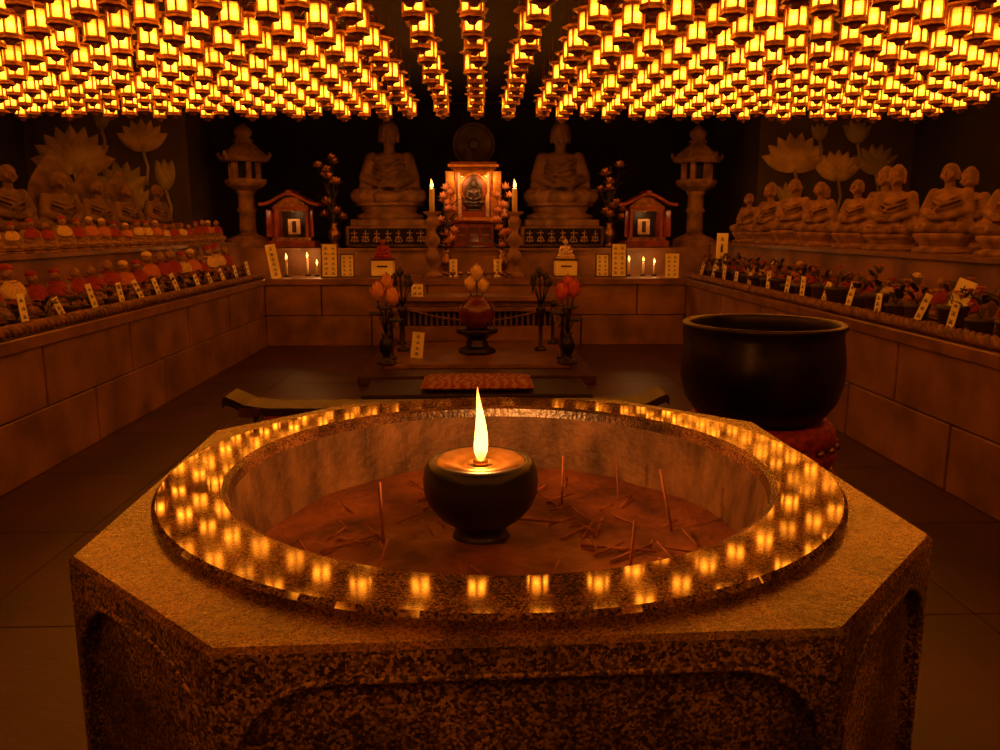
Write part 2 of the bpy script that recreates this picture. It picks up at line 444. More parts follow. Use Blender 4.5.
for i in range(8):
    p=Vector((*octv[i],0));q=Vector((*octv[(i+1)%8],0)); d=(q-p); W=d.length; d.normalize(); nrm=Vector((d.y,-d.x,0))
    ztop=ZT-.022; cr=min(.105,W*.32); post=.014; zl=ztop-.018
    def opening(sg):
        pts=[(sg*(W/2-post),0.0),(sg*(W/2-post),zl-cr)]
        for k in range(1,9):
            t=k/8*PI/2
            pts.append((sg*(W/2-post-cr*(1-math.cos(t))),zl-cr+cr*math.sin(t)*1.0))
        return pts
    mid=(p+q)/2
    def W3(x,z,dep): return tuple(mid+d*x-nrm*dep+Vector((0,0,z)))
    for sg in(-1,1):
        o=opening(sg); edge=W/2
        vs=[];fs=[]
        for (x,z) in o: vs+= [W3(x,z,0.0),W3(x,z,.020)]
        cb=len(vs); vs+= [W3(sg*edge,0,0),W3(sg*edge,zl-cr,0),W3(sg*edge,ztop,0),W3(o[-1][0],ztop,0)]
        fs.append((0,2,cb+1,cb))
        n=len(o)
        for k in range(1,n-1): fs.append((2*k,2*k+2,cb+2))
        fs.append((2,cb+2,cb+1)); fs.append((2*(n-1),cb+3,cb+2))
        for k in range(n-1): fs.append((2*k,2*k+1,2*k+3,2*k+2))
        b.add(vs,fs,0)
        b.tube([W3(x,z,.002) for x,z in o],.0045,6,0)
    xe=W/2-post-cr
    vs=[W3(-xe,zl,0),W3(xe,zl,0),W3(xe,ztop,0),W3(-xe,ztop,0),W3(-xe,zl,.02),W3(xe,zl,.02)]
    b.add(vs,[(0,1,2,3),(0,4,5,1)],0)
    b.tube([W3(-xe,zl,.002),W3(xe,zl,.002)],.0045,6,0)
b.obj('basin_side_frames',[M_stone_side],parent=basin)
b=MB(); vs=[(0,0,0)];fs=[];nr,na=60,150
def sh(x,y):
    return .006*noise.noise(Vector((x*9,y*9,1)))+.012*noise.noise(Vector((x*3.5,y*3.5,5)))+.003*noise.noise(Vector((x*34,y*34,2)))
vs[0]=(0,0,sh(0,0))
for j in range(1,nr+1):
    for i in range(na):
        r=.429*j/nr; a=2*PI*i/na; x,y=r*math.cos(a),r*math.sin(a); vs.append((x,y,sh(x,y)+(.010*(r/.43)**8)))
for i in range(na): fs.append((0,1+i,1+(i+1)%na))
for j in range(nr-1):
    for i in range(na):
        k=(i+1)%na; fs.append((1+j*na+i,1+(j+1)*na+i,1+(j+1)*na+k,1+j*na+k))
ZS=ZB+.004
b.add(vs,fs,0,True); b.obj('ash_bed',[M_sand],(0,0,ZS),parent=basin)
# oil lamp
lamp=empty('oil_lamp',(.005,1.385,ZS-.006))
b=MB()
b.lathe([(.0,0),(.048,0),(.052,.006),(.048,.014),(.044,.020),(.052,.030),(.076,.048),(.094,.070),(.102,.092),(.1035,.116),(.101,.132),(.096,.144),(.090,.150),(.084,.152),(.080,.149),(.076,.138),(.0,.136)],n=64,mat=0,cap=False)
b.lathe([(.079,.148),(.073,.153),(.045,.145),(.034,.140),(.030,.143),(.026,.143),(.024,.136),(0,.136)],n=48,mat=1,cap=False)
b.tube([(0,0,.136),(0.002,0,.156),(.001,.001,.164)],.004,8,2)
b.lathe([(.012,.136),(.014,.148),(.010,.152),(.004,.153)],n=16,mat=1)
b.obj('lamp_bowl',[M_iron,M_brass,M_ink],parent=lamp)
def flame(b,c,R,H,n=16,bend=0):
    prof=[(.1,0),(.6,.05),(.92,.13),(1,.22),(.94,.34),(.76,.48),(.55,.62),(.35,.76),(.18,.89),(.02,1)]
    pts=[(c[0]+bend*(z**2)*R+ .3*R*math.sin(z*5)*z,c[1],c[2]+z*H) for r,z in prof]
    b.tube(pts,[max(r,.02)*R for r,z in prof],n,0)
b=MB()
flame(b,(0,0,.146),.0125,.136,16,-.1)
b.obj('lamp_flame',[M_flame],parent=lamp)
light('flame_light',(0,0,.22),4.6,(1,.32,.06),.02,lamp)
b=MB()
def stick(x,y,h,lx=0,ly=0,r=.0022): b.tube([(x,y,ZS-.01),(x+lx,y+ly,ZS+h)],r,6,0)
up=[(-.168,1.345,.115,-.004,.0,.003),(.17,1.55,.10,.002,0,.0025),(.36,1.395,.11,-.02,.03,.003),(.248,1.225,.085,.006,0,.0028),(.29,1.57,.09,-.005,.01,.002),(-.17,1.22,.04,.02,.05,.0025)]
for u in up: stick(*u)
for i in range(75):
    a=random.uniform(0,2*PI); r=random.uniform(.13,.38); cx=.035+r*math.cos(a); cy=1.34+r*math.sin(a)
    th=random.uniform(0,PI); L=random.uniform(.02,.075)
    zz=ZS+sh(cx-.035,cy-1.34)+.004
    b.tube([(cx-L*math.cos(th)/2,cy-L*math.sin(th)/2,zz),(cx+L*math.cos(th)/2,cy+L*math.sin(th)/2,zz+random.uniform(0,.015))],random.uniform(.0016,.0026),5,0)
for (x1,y1,x2,y2) in((.18,1.32,.30,1.27),(.21,1.36,.235,1.43),(-.27,1.30,-.18,1.36),(-.25,1.36,-.19,1.32),(.08,1.45,.16,1.41),(.22,1.25,.30,1.30),(.19,1.42,.21,1.36)):
    b.tube([(x1,y1,ZS+.006),(x2,y2,ZS+.014)],.0028,6,0)
b.obj('incense_sticks',[M_stick])
# ------------------------------------------------------------------ temple singing bowl
kin=empty('temple_singing_bowl',(1.09,3.0,0))
KS=.925
b=MB()
P_=[(0,.545),(.10,.547),(.19,.56),(.26,.60),(.305,.66),(.325,.73),(.328,.80),(.32,.86),(.313,.90),(.316,.925),(.325,.935),(.326,.945),(.318,.95),(.298,.948),(.292,.94),(.294,.90),(.303,.83),(.300,.72),(.27,.63),(.2,.59),(0,.575)]
b.lathe([(r*KS,z) for r,z in P_],n=72,mat=0,cap=False)
b.obj('bowl',[M_bronze],parent=kin)
b=MB()
b.lathe([(r*.96,z) for r,z in [(0,.40),(.24,.40),(.285,.415),(.305,.445),(.300,.48),(.285,.495),(.30,.515),(.293,.555),(.262,.585),(.235,.575),(.19,.552),(0,.543)]],n=64,mat=0,cap=False)
for i in range(24):
    a=2*PI*i/24; b.ell((.288*math.cos(a),.288*math.sin(a),.497),(.016,.016,.014),1,8,6)
b.obj('cushion',[M_redcloth,M_brass],parent=kin)
b=MB()
b.lathe([(0,.36),(.28,.36),(.29,.37),(.29,.39),(.28,.40),(0,.40)],n=48,mat=0,cap=False,smooth=False)
for i in range(6):
    a=2*PI*i/6+.3; ca,sa=math.cos(a),math.sin(a)
    b.tube([(.25*ca,.25*sa,.36),(.27*ca,.27*sa,.25),(.24*ca,.24*sa,.12),(.27*ca,.27*sa,.0)],[.03,.026,.02,.028],10,0)
b.lathe([(.22,.06),(.25,.06),(.25,.09),(.22,.09),(.22,.06)],n=48,mat=0,cap=False,smooth=False)
b.obj('stand',[M_redwood],parent=kin)
# ------------------------------------------------------------------ low sutra table behind basin
tb=MB(); TX,TY=-.10,2.68
prof=[(-.745,.740),(-.735,.752),(-.71,.742),(-.67,.722),(-.6,.712),(-.3,.710),(.3,.710),(.6,.712),(.67,.722),(.71,.742),(.735,.752),(.745,.740)]
vs=[];fs=[]
for (x,z) in prof:
    for (yy,dz) in((-.07,0),(.07,0),(.07,-.028),(-.07,-.028)): vs.append((x,yy,z+dz))
for j in range(len(prof)-1):
    for k in range(4):
        fs.append((j*4+k,(j+1)*4+k,(j+1)*4+(k+1)%4,j*4+(k+1)%4))
fs+= [(3,2,1,0),(44,45,46,47)]
tb.add(vs,[f[::-1] for f in fs],0,False)
for sg in(-1,1):
    for yy in(-.045,.045):
        tb.tube([(sg*.62,yy,.69),(sg*.64,yy,.5),(sg*.61,yy,.25),(sg*.64,yy,0)],[.03,.024,.02,.026],8,0)
    tb.box((sg*.62,0,.06),(.04,.14,.04),0)
    tb.box((sg*.655,-.071,.698),(.07,.01,.03),1)
tb.box((0,-.06,.66),(1.22,.02,.05),2); tb.box((0,.06,.66),(1.22,.02,.05),0)
tb.obj('sutra_table',[M_wood,M_brass,M_redwood],(TX,TY,0))
# ------------------------------------------------------------------ priest seat platform with red cushion
b=MB()
b.box((0,0,.05),(1.7,.62,.10),0,ch=.01); b.box((0,-.0,.012),(1.76,.66,.02),0)
b.obj('wooden_seat_platform',[M_wood],(-.0,6.05,0))
b=MB()
vs=[];fs=[];nx,ny=36,16
for top in(1,0):
    for j in range(ny+1):
        for i in range(nx+1):
            u=i/nx*2-1;v=j/ny*2-1
            k=((1-abs(u)**6)*(1-abs(v)**6))**.5
            z=.035+ (1 if top else -1)*(.033*k)+(.006*math.sin(u*22)*k if top else 0)
            vs.append((u*.42,v*.26,z))
for t in(0,1):
    o=t*(nx+1)*(ny+1)
    for j in range(ny):
        for i in range(nx):
            a=o+j*(nx+1)+i; q=(a,a+1,a+nx+2,a+nx+1); fs.append(q if t==0 else q[::-1])
b.add(vs,fs,0,True)
m,nt,bs=newmat('red_white_stripe_cloth'); N=nt.nodes;L=nt.links
tc=N.new('ShaderNodeTexCoord'); wv=N.new('ShaderNodeTexWave'); wv.wave_type='BANDS'; wv.inputs['Scale'].default_value=5; wv.inputs['Distortion'].default_value=9; wv.inputs['Detail Scale'].default_value=2
L.new(tc.outputs['Object'],wv.inputs['Vector']); r=N.new('ShaderNodeValToRGB'); r.color_ramp.elements[0].color=(.26,.04,.018,1); r.color_ramp.elements[1].color=(.36,.20,.11,1); r.color_ramp.elements[0].position=.45; r.color_ramp.elements[1].position=.8
L.new(wv.outputs['Fac'],r.inputs['Fac']); L.new(r.outputs['Color'],bs.inputs['Base Color']); bs.inputs['Roughness'].default_value=.8
b.obj('red_floor_cushion',[m],(-.0,6.05,.101))
# ------------------------------------------------------------------ stone platform and altar table in the centre
b=MB()
b.box((0,7.75,.04),(2.0,2.3,.08),0,ch=.008); b.box((0,7.85,.10),(1.66,1.8,.04),1,ch=.006)
b.obj('stone_dais',[M_floor,M_cap])
b=MB()
b.box((0,0,.20),(1.62,.42,.16),0,ch=.008)
for i in range(27): b.box((-.78+i*.06,-.17,.36),(.022,.02,.16),1)
b.box((0,.02,.36),(1.6,.32,.16),2); b.box((0,0,.46),(1.78,.5,.045),0,ch=.008); b.box((0,.02,.515),(1.6,.42,.06),1,ch=.006); b.box((0,0,.57),(1.84,.52,.05),0,ch=.008)
b.obj('stone_offering_table',[M_wall,M_cap,M_joint],(0,8.6,.0))
b=MB()
ppos=[(-.78,7.25),(-.78,8.2),(.78,8.2),(.78,7.25)]
for (x,y) in ppos:
    b.lathe([(.05,.12),(.05,.14),(.02,.16),(.015,.3),(.022,.34),(.015,.38),(.015,.50),(.028,.53),(.02,.56),(.004,.58)],(x,y,0),12,0)
for (p,q) in((0,1),(1,2),(2,3)):
    a=ppos[p];e=ppos[q]; b.tube([(a[0]+(e[0]-a[0])*t/12,a[1]+(e[1]-a[1])*t/12,.5-.14*math.sin(PI*t/12)) for t in range(13)],.009,6,1)
b.obj('rope_barrier',[M_bronze,M_rope])
def lotus_stand(x,y,pet,buds):
    b=MB()
    b.lathe([(.09,0),(.09,.015),(.05,.03),(.03,.07),(.05,.10),(.065,.15),(.055,.21),(.03,.24),(.045,.27),(.03,.268)],n=24,mat=0)
    for (dx,dy,h,R,H) in buds:
        b.tube([(0,0,.25),(dx*.35,dy*.35,.25+(h-.25)*.5),(dx,dy,h)],.008,6,0)
        b.bud((dx,dy,h),R,H,1,n=6)
    for k in range(3):
        a=k*2.1+.6; hh=.36+.06*k
        b.tube([(0,0,.25),(.06*math.cos(a),.06*math.sin(a),hh)],.006,6,0)
        b.lathe([(.0,0),(.05,.008),(.085,.03),(.05,.01),(0,.004)],(.08*math.cos(a),.08*math.sin(a),hh),14,2,cap=False)
    b.obj('lotus_flower_stand',[M_bronze,pet,M_leaf],(x,y,.121))
bl=[(-.06,-.04,.56,.066,.18),(.065,-.05,.52,.066,.17),(.01,.06,.64,.055,.16)]
lotus_stand(-.80,7.0,M_pink,bl); lotus_stand(.80,7.0,M_redpet,[(-.06,-.04,.55,.066,.18),(.04,-.05,.58,.066,.18),(.0,.06,.64,.048,.14)])
for x in(-.72,.62):
    b=MB(); b.lathe([(.06,0),(.06,.02),(.02,.04),(.018,.3),(.03,.33),(.05,.40),(.03,.45)],n=16,mat=0)
    for k in range(7):
        a=k*.9; h=.62+.05*(k%3); b.tube([(0,0,.42),(.08*math.cos(a),.08*math.sin(a),h)],.006,5,0)
        b.bud((.08*math.cos(a),.08*math.sin(a),h),.03,.09,1,n=5)
    b.obj('bronze_lotus_bouquet',[M_bronze,M_leaf],(x,7.75,.121))
urn=empty('lotus_urn',(0,7.6,.121))
b=MB()
b.lathe([(.17,0),(.18,.02),(.16,.05),(.11,.07),(.09,.13),(.12,.16),(.19,.19),(.2,.22),(.19,.235),(0,.235)],n=6,mat=0,smooth=False,cap=False)
b.obj('urn_stand',[M_bronze],parent=urn)
b=MB(); b.lathe([(0,.235),(.09,.237),(.10,.25),(.15,.30),(.175,.37),(.17,.44),(.13,.495),(.085,.52),(.09,.545),(.08,.545),(.07,.52),(0,.515)],n=40,mat=0,cap=False); b.obj('urn_body',[M_lacq],parent=urn)
b=MB()
for (dx,dy,h,R,H) in((-.065,-.03,.60,.055,.14),(.06,-.03,.58,.055,.14),(0,.03,.69,.058,.16)):
    b.tube([(0,0,.515),(dx*.8,dy*.8,(h+.5)/2),(dx,dy,h)],.007,6,1); b.bud((dx,dy,h),R,H,0,n=7)
b.obj('urn_lotus_buds',[M_white,M_leaf],parent=urn)
# ------------------------------------------------------------------ seated stone statue
def cap_(b,a,e,ra,rb):
    a=Vector(a);e=Vector(e); n=7
    b.tube([a+(e-a)*i/n for i in range(n+1)],[ra+(rb-ra)*i/n for i in range(n+1)],14,0)
    b.ell(a,(ra,)*3); b.ell(e,(rb,)*3)
def figure(ush=True,vox=.0105):
    b=MB()
    b.ell((0,-.04,.075),(.36,.22,.075),0,28,14)
    for s in(-1,1):
        cap_(b,(s*.12,.05,.11),(s*.34,-.12,.085),.115,.085)
        cap_(b,(s*.34,-.12,.08),(-s*.10,-.235,.075),.08,.06)
        b.ell((-s*.16,-.2,.12),(.09,.055,.035))
        cap_(b,(s*.20,.05,.50),(s*.275,.0,.29),.078,.068)
        cap_(b,(s*.275,.0,.29),(s*.08,-.19,.205),.066,.046)
        cap_(b,(s*.275,.02,.27),(s*.30,-.03,.13),.06,.05)
        b.ell((s*.055,-.215,.195),(.07,.045,.028))
        for k in range(4): cap_(b,(s*(.03+.012*k),-.235-.004*k,.20+.012*k),(-s*.02,-.25,.185+.014*k),.012,.010)
        b.ell((s*.104,.022,.735),(.016,.028,.062))
        b.ell((s*.104,.02,.685),(.014,.018,.022))
        b.ell((s*.04,-.094,.765),(.026,.012,.008))
        cap_(b,(s*.012,-.106,.79),(s*.06,-.092,.795),.008,.006)
        b.ell((s*.05,-.07,.715),(.04,.035,.035))
    b.ell((0,.05,.30),(.175,.135,.25),0,24,14); b.ell((0,.05,.485),(.225,.115,.095),0,24,12); b.ell((0,-.03,.42),(.14,.07,.1))
    cap_(b,(0,.03,.55),(0,.02,.66),.062,.06)
    b.ell((0,.01,.755),(.102,.112,.125),0,24,16); b.ell((0,-.02,.695),(.07,.08,.05),0,16,10)
    cap_(b,(0,-.104,.775),(0,-.125,.735),.010,.016); b.ell((0,-.108,.70),(.028,.014,.008)); b.ell((0,-.106,.69),(.022,.014,.007)); b.ell((0,-.095,.66),(.025,.02,.018))
    if ush: b.ell((0,.025,.875),(.062,.062,.055),0,16,10); b.ell((0,.015,.80),(.11,.118,.105),0,24,14)
    for k in range(4):
        z=.47-.055*k
        b.tube([(-.2,.0,z+.03),(-.12,-.09-.01*k,z-.02),(0,-.115-.012*k,z-.06),(.12,-.09-.01*k,z-.02),(.2,.0,z+.03)],.012,8,0)
    b.tube([(.19,.0,.52),(.1,-.09,.45),(-.02,-.12,.36),(-.14,-.1,.26)],.018,8,0)
    for s in(-1,1):
        for k in range(3):
            b.tube([(s*(.30-.07*k),-.20+.0*k,.05),(s*(.31-.08*k),-.215,.10),(s*(.24-.07*k),-.18,.165)],.010,8,0)
    me=b.mesh('fig',[M_statue]); o=place('tmpfig',me)
    md=o.modifiers.new('r','REMESH'); md.mode='VOXEL'; md.voxel_size=vox; md.use_smooth_shade=True
    sm=o.modifiers.new('s','SMOOTH'); sm.factor=.4; sm.iterations=2
    dg=bpy.context.evaluated_depsgraph_get(); me2=bpy.data.meshes.new_from_object(o.evaluated_get(dg))
    bpy.data.objects.remove(o)
    return [tuple(v.co) for v in me2.vertices],[tuple(p.vertices) for p in me2.polygons]
figA=figure(True); figB=figure(False,.013)
def statue_mesh(name,fig,ped='lotus',halo=False,pedh=.2,mat=None,bib=None,cap=None):
    b=MB()
    b.add([(x,y,z+pedh) for x,y,z in fig[0]],fig[1],0,True)
    if ped=='lotus':
        b.lathe([(.36,0),(.38,.02),(.37,.05),(.30,.07),(.28,.10),(.34,.15),(.385,pedh-.02),(.375,pedh+.012),(0,pedh+.014)],n=40,mat=0,cap=False,sx=1,sy=.78)
        M=Matrix.Diagonal((1,.78,1,1))
        for lay in range(2):
            for i in range(16):
                b.petal((0,0,pedh*.35),2*PI*(i+.5*lay)/16,.27+.01*lay,.16,.15,1.0-.1*lay,-.1,0,M=M)
    else:
        b.box((0,0,pedh/2),(.8,.62,pedh),0,ch=.015); b.box((0,0,pedh-.02),(.86,.66,.05),0,ch=.01)
    if halo:
        out=[]
        for i in range(33):
            t=i/32; a=-PI/2+2*PI*t
            z=.62+.50*math.sin(a)
            w=.36*math.cos(a)
            if math.sin(a)>0: w*=1-.35*math.sin(a)**3; z+=.10*max(0,math.sin(a))**6
            out.append((w,z+pedh-.1))
        n=len(out); vs=[(x,.17,z) for x,z in out]+[(x,.205,z) for x,z in out]+[(x*.82,.16,(z-.55-pedh+.1)*.85+.55+pedh-.1) for x,z in out]
        fs=[tuple(range(2*n,3*n)),tuple(range(n,2*n))[::-1]]
        for i in range(n-1): fs+= [(i,i+1,n+i+1,n+i),(2*n+i,2*n+i+1,i+1,i)]
        b.add(vs,fs,0,False)
    mats=[mat or M_statue]
    if bib:
        mats.append(bib)
        vs=[];fs=[]
        for j in range(7):
            v=j/6
            for i in range(9):
                u=-1+i/4; w=.13+.09*math.sin(PI*v*.8)
                vs.append((u*w,-.10-.075*(1-u*u)-.06*v,pedh+.60-.26*v-.02*(1-u*u)))
        for j in range(6):
            for i in range(8):
                a=j*9+i; fs.append((a,a+9,a+10,a+1))
        b.add(vs,fs,1,True)
        b.tube([(.13*math.cos(t*PI/8),.03+.13*math.sin(t*PI/8),pedh+.60) for t in range(16)]+[(.13,.03,pedh+.60)],.022,6,1)
        if cap:
            mats.append(cap); b.lathe([(.118,.80),(.124,.81),(.118,.84),(.095,.875),(.055,.90),(.015,.91),(0,.912)],(0,.025,pedh),14,2,cap=False)
    return b.mesh(name,mats)
for x in(-1.13,1.10):
    e=empty('stone_buddha_statue',(x,10.75,T2))
    b=MB(); b.box((0,0,.13),(1.08,.75,.26),0,ch=.02); b.box((0,0,.30),(.96,.68,.09),0,ch=.015); b.box((0,-.381,.13),(.98,.012,.2),1)
    for i in range(7):
        cx=-.42+.14*i; rr=random.Random(i+int(x*10))
        for k in range(3): b.box((cx+rr.uniform(-.01,.01),-.391,.07+.05*k+rr.uniform(-.008,.008)),(rr.uniform(.05,.1),.006,.012),2)
        b.box((cx,-.391,.13),(.012,.006,.15),2); b.box((cx-.03,-.391,.10),(.011,.006,.07),2,ry=.5); b.box((cx+.03,-.391,.10),(.011,.006,.07),2,ry=-.5)
    b.obj('pedestal_block',[M_statue,M_joint,M_gilt],parent=e)
    me=statue_mesh('buddha_figure',figA,'lotus',False,.17,M_statue); place('buddha_figure',me,(0,0,.345),0,1.16,e)
meHL=statue_mesh('seated_saint_halo_dark',figB,'lotus',True,.2,M_statue3)
meNL=statue_mesh('seated_saint_dark',figB,'lotus',False,.24,M_statue3)
meN=statue_mesh('seated_saint',figB,'lotus',False,.24,M_statue2)
meU=statue_mesh('seated_buddha',figA,'lotus',False,.2,M_statue2)
rng=random.Random(3)
y=2.6;k=0
while y<9.2:
    for sg in(-1,1):
        if sg>0: me=(meN,meU,meN,meN)[k%4]; xx=3.0
        else: me=(meHL,meNL,meHL,meHL)[k%4]; xx=3.22
        s_=.50*rng.uniform(.92,1.12)
        if not(sg<0 and y>8.9): place('seated_stone_saint',me,(sg*(xx+rng.uniform(-.01,.03)),y,TS),(-PI/2 if sg>0 else PI/2)+sg*.45+rng.uniform(-.15,.15),s_)
    y+=.64; k+=1
y=6.2
while y<9.2:
    place('seated_stone_saint',(meN,meU)[rng.randrange(2)],(3.78,y,TS),-PI/2+.5,.60*rng.uniform(.9,1.1))
    y+=1.3
figC=figure(False,.026)
meJ1=statue_mesh('small_jizo_red_bib',figC,'lotus',False,.12,M_statue,M_redcloth,M_redcloth)
meJ2=statue_mesh('small_jizo_orange_bib',figC,'lotus',False,.12,M_statue,M_orcloth,M_cream)
meJ3=statue_mesh('small_jizo_cream_bib',figC,'lotus',False,.12,M_statue,M_cream,M_redcloth)
meJ4=statue_mesh('small_jizo_bare_head',figC,'lotus',False,.12,M_statue,M_redcloth)
def jizo_row(name,sg,x,z,y0,y1,step,sc):
    e=empty(name,(sg*x,y0,z)); y=y0
    while y<y1:
        place('jizo',rng.choice((meJ1,meJ2,meJ3,meJ4,meJ4)),(rng.uniform(-.01,.01),y-y0,0),(-PI/2 if sg>0 else PI/2)+sg*.6+rng.uniform(-.25,.25),sc*rng.uniform(.85,1.15),e); y+=step
jizo_row('small_jizo_figurines',-1,2.90,TS,2.2,9.2,.21,.22)
jizo_row('small_jizo_figurines',-1,2.69,SH,2.2,8.8,.25,.34)
jizo_row('small_jizo_figurines',1,2.72,SH,2.2,8.8,.30,.24)
# ------------------------------------------------------------------ votive potted flowers + tags
def votive(sg):
    b=MB(); rr=random.Random(11 if sg<0 else 23)
    y=2.0; step=.27 if sg<0 else .27; K=.75 if sg<0 else 1.3
    while y<8.85:
        x=sg*(2.50+rr.uniform(-.01,.015)); yy=y+rr.uniform(-.03,.03)
        h=rr.uniform(.08,.12)*K; R=rr.uniform(.045,.06)*K
        b.lathe([(R*.7,0),(R*.8,.01),(R,h*.8),(R*1.1,h*.85),(R*1.1,h),(R*.9,h),(0,h*.93)],(x,yy,SH-.002),12,0,cap=False)
        for q in range(14 if sg<0 else 16):
            a=rr.uniform(0,2*PI); e=rr.uniform(.1,1.2); Rr=rr.uniform(.04,.12)*(.6 if sg<0 else 1)
            px=x+Rr*math.cos(a)*math.sin(e); py=yy+Rr*math.sin(a)*math.sin(e)*1.2; pz=SH+h+.02+Rr*math.cos(e)*1.3
            if rr.random()<(.55 if sg<0 else .25):
                rf=rr.uniform(.012,.018)
                b.ell((px,py,pz),(rf,rf,rf*.7),rr.choice((2,2,3)),7,4)
                for w in range(5):
                    aa=w*2*PI/5; b.petal((px,py,pz),aa,.004,rf*1.7,rf*1.4,1.0,1.6,rr.choice((2,3)),nv=3,nu=2)
            else:
                b.petal((px,py,pz-.03),a,0,.065 if sg<0 else .075,.03,.3,1.5,1,nv=4,nu=2)
        for q in range(4):
            a=rr.uniform(0,2*PI); b.tube([(x,yy,SH+h*.9),(x+.03*math.cos(a),yy+.03*math.sin(a),SH+h+.05)],.003,4,1)
        y+=step
    return b.obj('potted_votive_flowers',[M_pot,M_leaf,M_flow,M_flow2])
votive(-1); votive(1)
def strokes(b,cx,cz,sz,rr,y,mat,M=None):
    def bx(c,d,ry=0):
        t=MB(); t.box(c,d,0,ry=ry); b.add(t.v,t.f,mat,False,M)
    for k in range(rr.choice((2,3))): bx((cx+rr.uniform(-.1,.1)*sz,y,cz+(k-1)*sz*.32),(sz*rr.uniform(.5,.9),.0015,sz*.09))
    bx((cx+rr.uniform(-.15,.15)*sz,y,cz),(sz*.1,.0015,sz*rr.uniform(.6,.9)))
    bx((cx-.25*sz,y,cz-.15*sz),(sz*.09,.0015,sz*.5),.5); bx((cx+.25*sz,y,cz-.15*sz),(sz*.09,.0015,sz*.5),-.5)
def paper(b,M,w,h,cols,rows,rr,frame=None):
    t=MB(); t.box((0,0,h/2),(w,.006,h)); b.add(t.v,t.f,0,False,M)
    if frame is not None:
        for (c,d) in(((0,0,h),(w+.02,.02,.012)),((0,0,0.007),(w+.02,.02,.012)),((-w/2,0,h/2),(.012,.02,h)),((w/2,0,h/2),(.012,.02,h))):
            t=MB(); t.box(c,d); b.add(t.v,t.f,frame,False,M)
    sz=min(w/cols,h/rows)*.66
    for i in range(cols):
        for j in range(rows):
            strokes(b,(i-(cols-1)/2)*w/cols*.88,h*(.06+.88*(j+.5)/rows),sz,rr,-.0045,1,M)
def tags(sg):
    b=MB(); rr=random.Random(5)
    y=2.3
    while y<8.8:
        M=Matrix.Translation((sg*2.42,y,SH+.0))@Matrix.Rotation((-PI/2 if sg>0 else PI/2)*.75,4,'Z')@Matrix.Rotation(rr.uniform(-.22,.22) - sg*-.18,4,'Y')@Matrix.Rotation(-.12,4,'X')
        paper(b,M,.042,rr.uniform(.15,.21),1,4,rr)
        y+=rr.uniform(.30,.48)
    return b.obj('paper_name_tags',[M_paper,M_ink])
tags(-1); tags(1)
rr=random.Random(9)
def board(name,x,y,z,w,h,cols,rows,rz=0,ry=0,frame=2,legs=True):
    b=MB(); M=Matrix.Rotation(rz,4,'Z')@Matrix.Rotation(ry,4,'Y')@Matrix.Rotation(-.08,4,'X')
    paper(b,M,w,h,cols,rows,rr,frame)
    if legs:
        t=MB(); t.box((0,.04,h*.35),(.02,.02,h*.75),0,rx=.25); b.add(t.v,t.f,2,False,M)
    return b.obj(name,[M_paper,M_ink,M_wood],(x,y,z))
board('notice_board',-1.66,9.15,T1,.18,.38,2,6); board('notice_board',-1.47,9.2,T1,.15,.26,2,5)
board('notice_board',1.62,9.15,T1,.17,.38,2,6); board('notice_board',1.44,9.2,T1,.15,.26,2,5)
board('prayer_paper',-2.22,9.0,T1,.11,.38,1,6,rz=.3,ry=-.15,frame=None); board('prayer_paper',2.2,9.03,T1,.15,.27,2,5,rz=-.2,frame=None)
board('prayer_paper',-.62,8.36,.597,.12,.13,2,2,frame=None) ; board('prayer_paper',.24,9.3,T1,.09,.2,1,4,frame=None); board('prayer_paper',-.27,9.3,T1,.09,.2,1,4,frame=None)
board('prayer_paper',-.56,7.3,.121,.11,.24,1,4,ry=.1,frame=None)
board('prayer_paper',2.62,8.6,T1,.12,.5,1,7,rz=-.5,frame=None); board('prayer_paper',2.48,4.15,T1,.1,.3,1,4,rz=-1.1,ry=.3,frame=None)
for x,mt in((-1.08,M_redcloth),(1.03,M_cream)):
    e=empty('offering_box',(x,9.35,T1))
    b=MB(); b.box((0,0,.10),(.25,.2,.18),0,ch=.006); b.box((0,0,.195),(.27,.22,.015),1); b.box((0,0,.006),(.27,.22,.012),1); b.box((0,-.101,.12),(.12,.004,.02),1); b.obj('box',[M_paper,M_wood],parent=e)
    me=statue_mesh('votive_doll',figB,'block',False,.05,mt); place('votive_doll',me,(0,0,.203),0,.24,e)
def candle(name,x,y,z,h,R,fh,en,stand=None):
    e=empty(name,(x,y,z)); b=MB(); hz=0
    if stand:
        b.lathe(stand,n=24,mat=3,cap=False); hz=stand[-1][1]
    else:
        b.lathe([(0,0),(R*2.2,0),(R*2.4,.01),(R*2.3,.016),(R,.016)],n=16,mat=1,cap=False); hz=.014
    b.lathe([(0,hz-.004),(R,hz-.004),(R*1.02,hz+h*.5),(R*.98,hz+h-.006),(R*.8,hz+h),(0,hz+h-.004)],n=16,mat=0,cap=False)
    b.tube([(0,0,hz+h-.005),(0,0,hz+h+.014)],.002,5,2)
    b.obj('candle',[M_wax,M_bronze,M_ink,M_statue2],parent=e)
    b=MB(); flame(b,(0,0,hz+h+.006),fh*.19,fh,10); b.obj('flame',[M_flame],parent=e)
    light('candle_light',(0,-.0,hz+h+fh*.5),en,(1,.4,.1),.015,e)
cs=[(0,0),(.12,0),(.125,.03),(.09,.05),(.05,.08),(.045,.14),(.08,.18),(.09,.23),(.07,.28),(.045,.31),(.05,.34),(.085,.38),(.09,.43),(.06,.48),(.04,.50),(.045,.54),(.07,.58),(.075,.64),(.05,.67),(.05,.69),(.10,.72),(.105,.735),(.03,.735),(0,.73)]
for x in(-.50,.43):
    candle('altar_candlestick',x,9.2,T1,.26,.030,.10,4.2,cs)
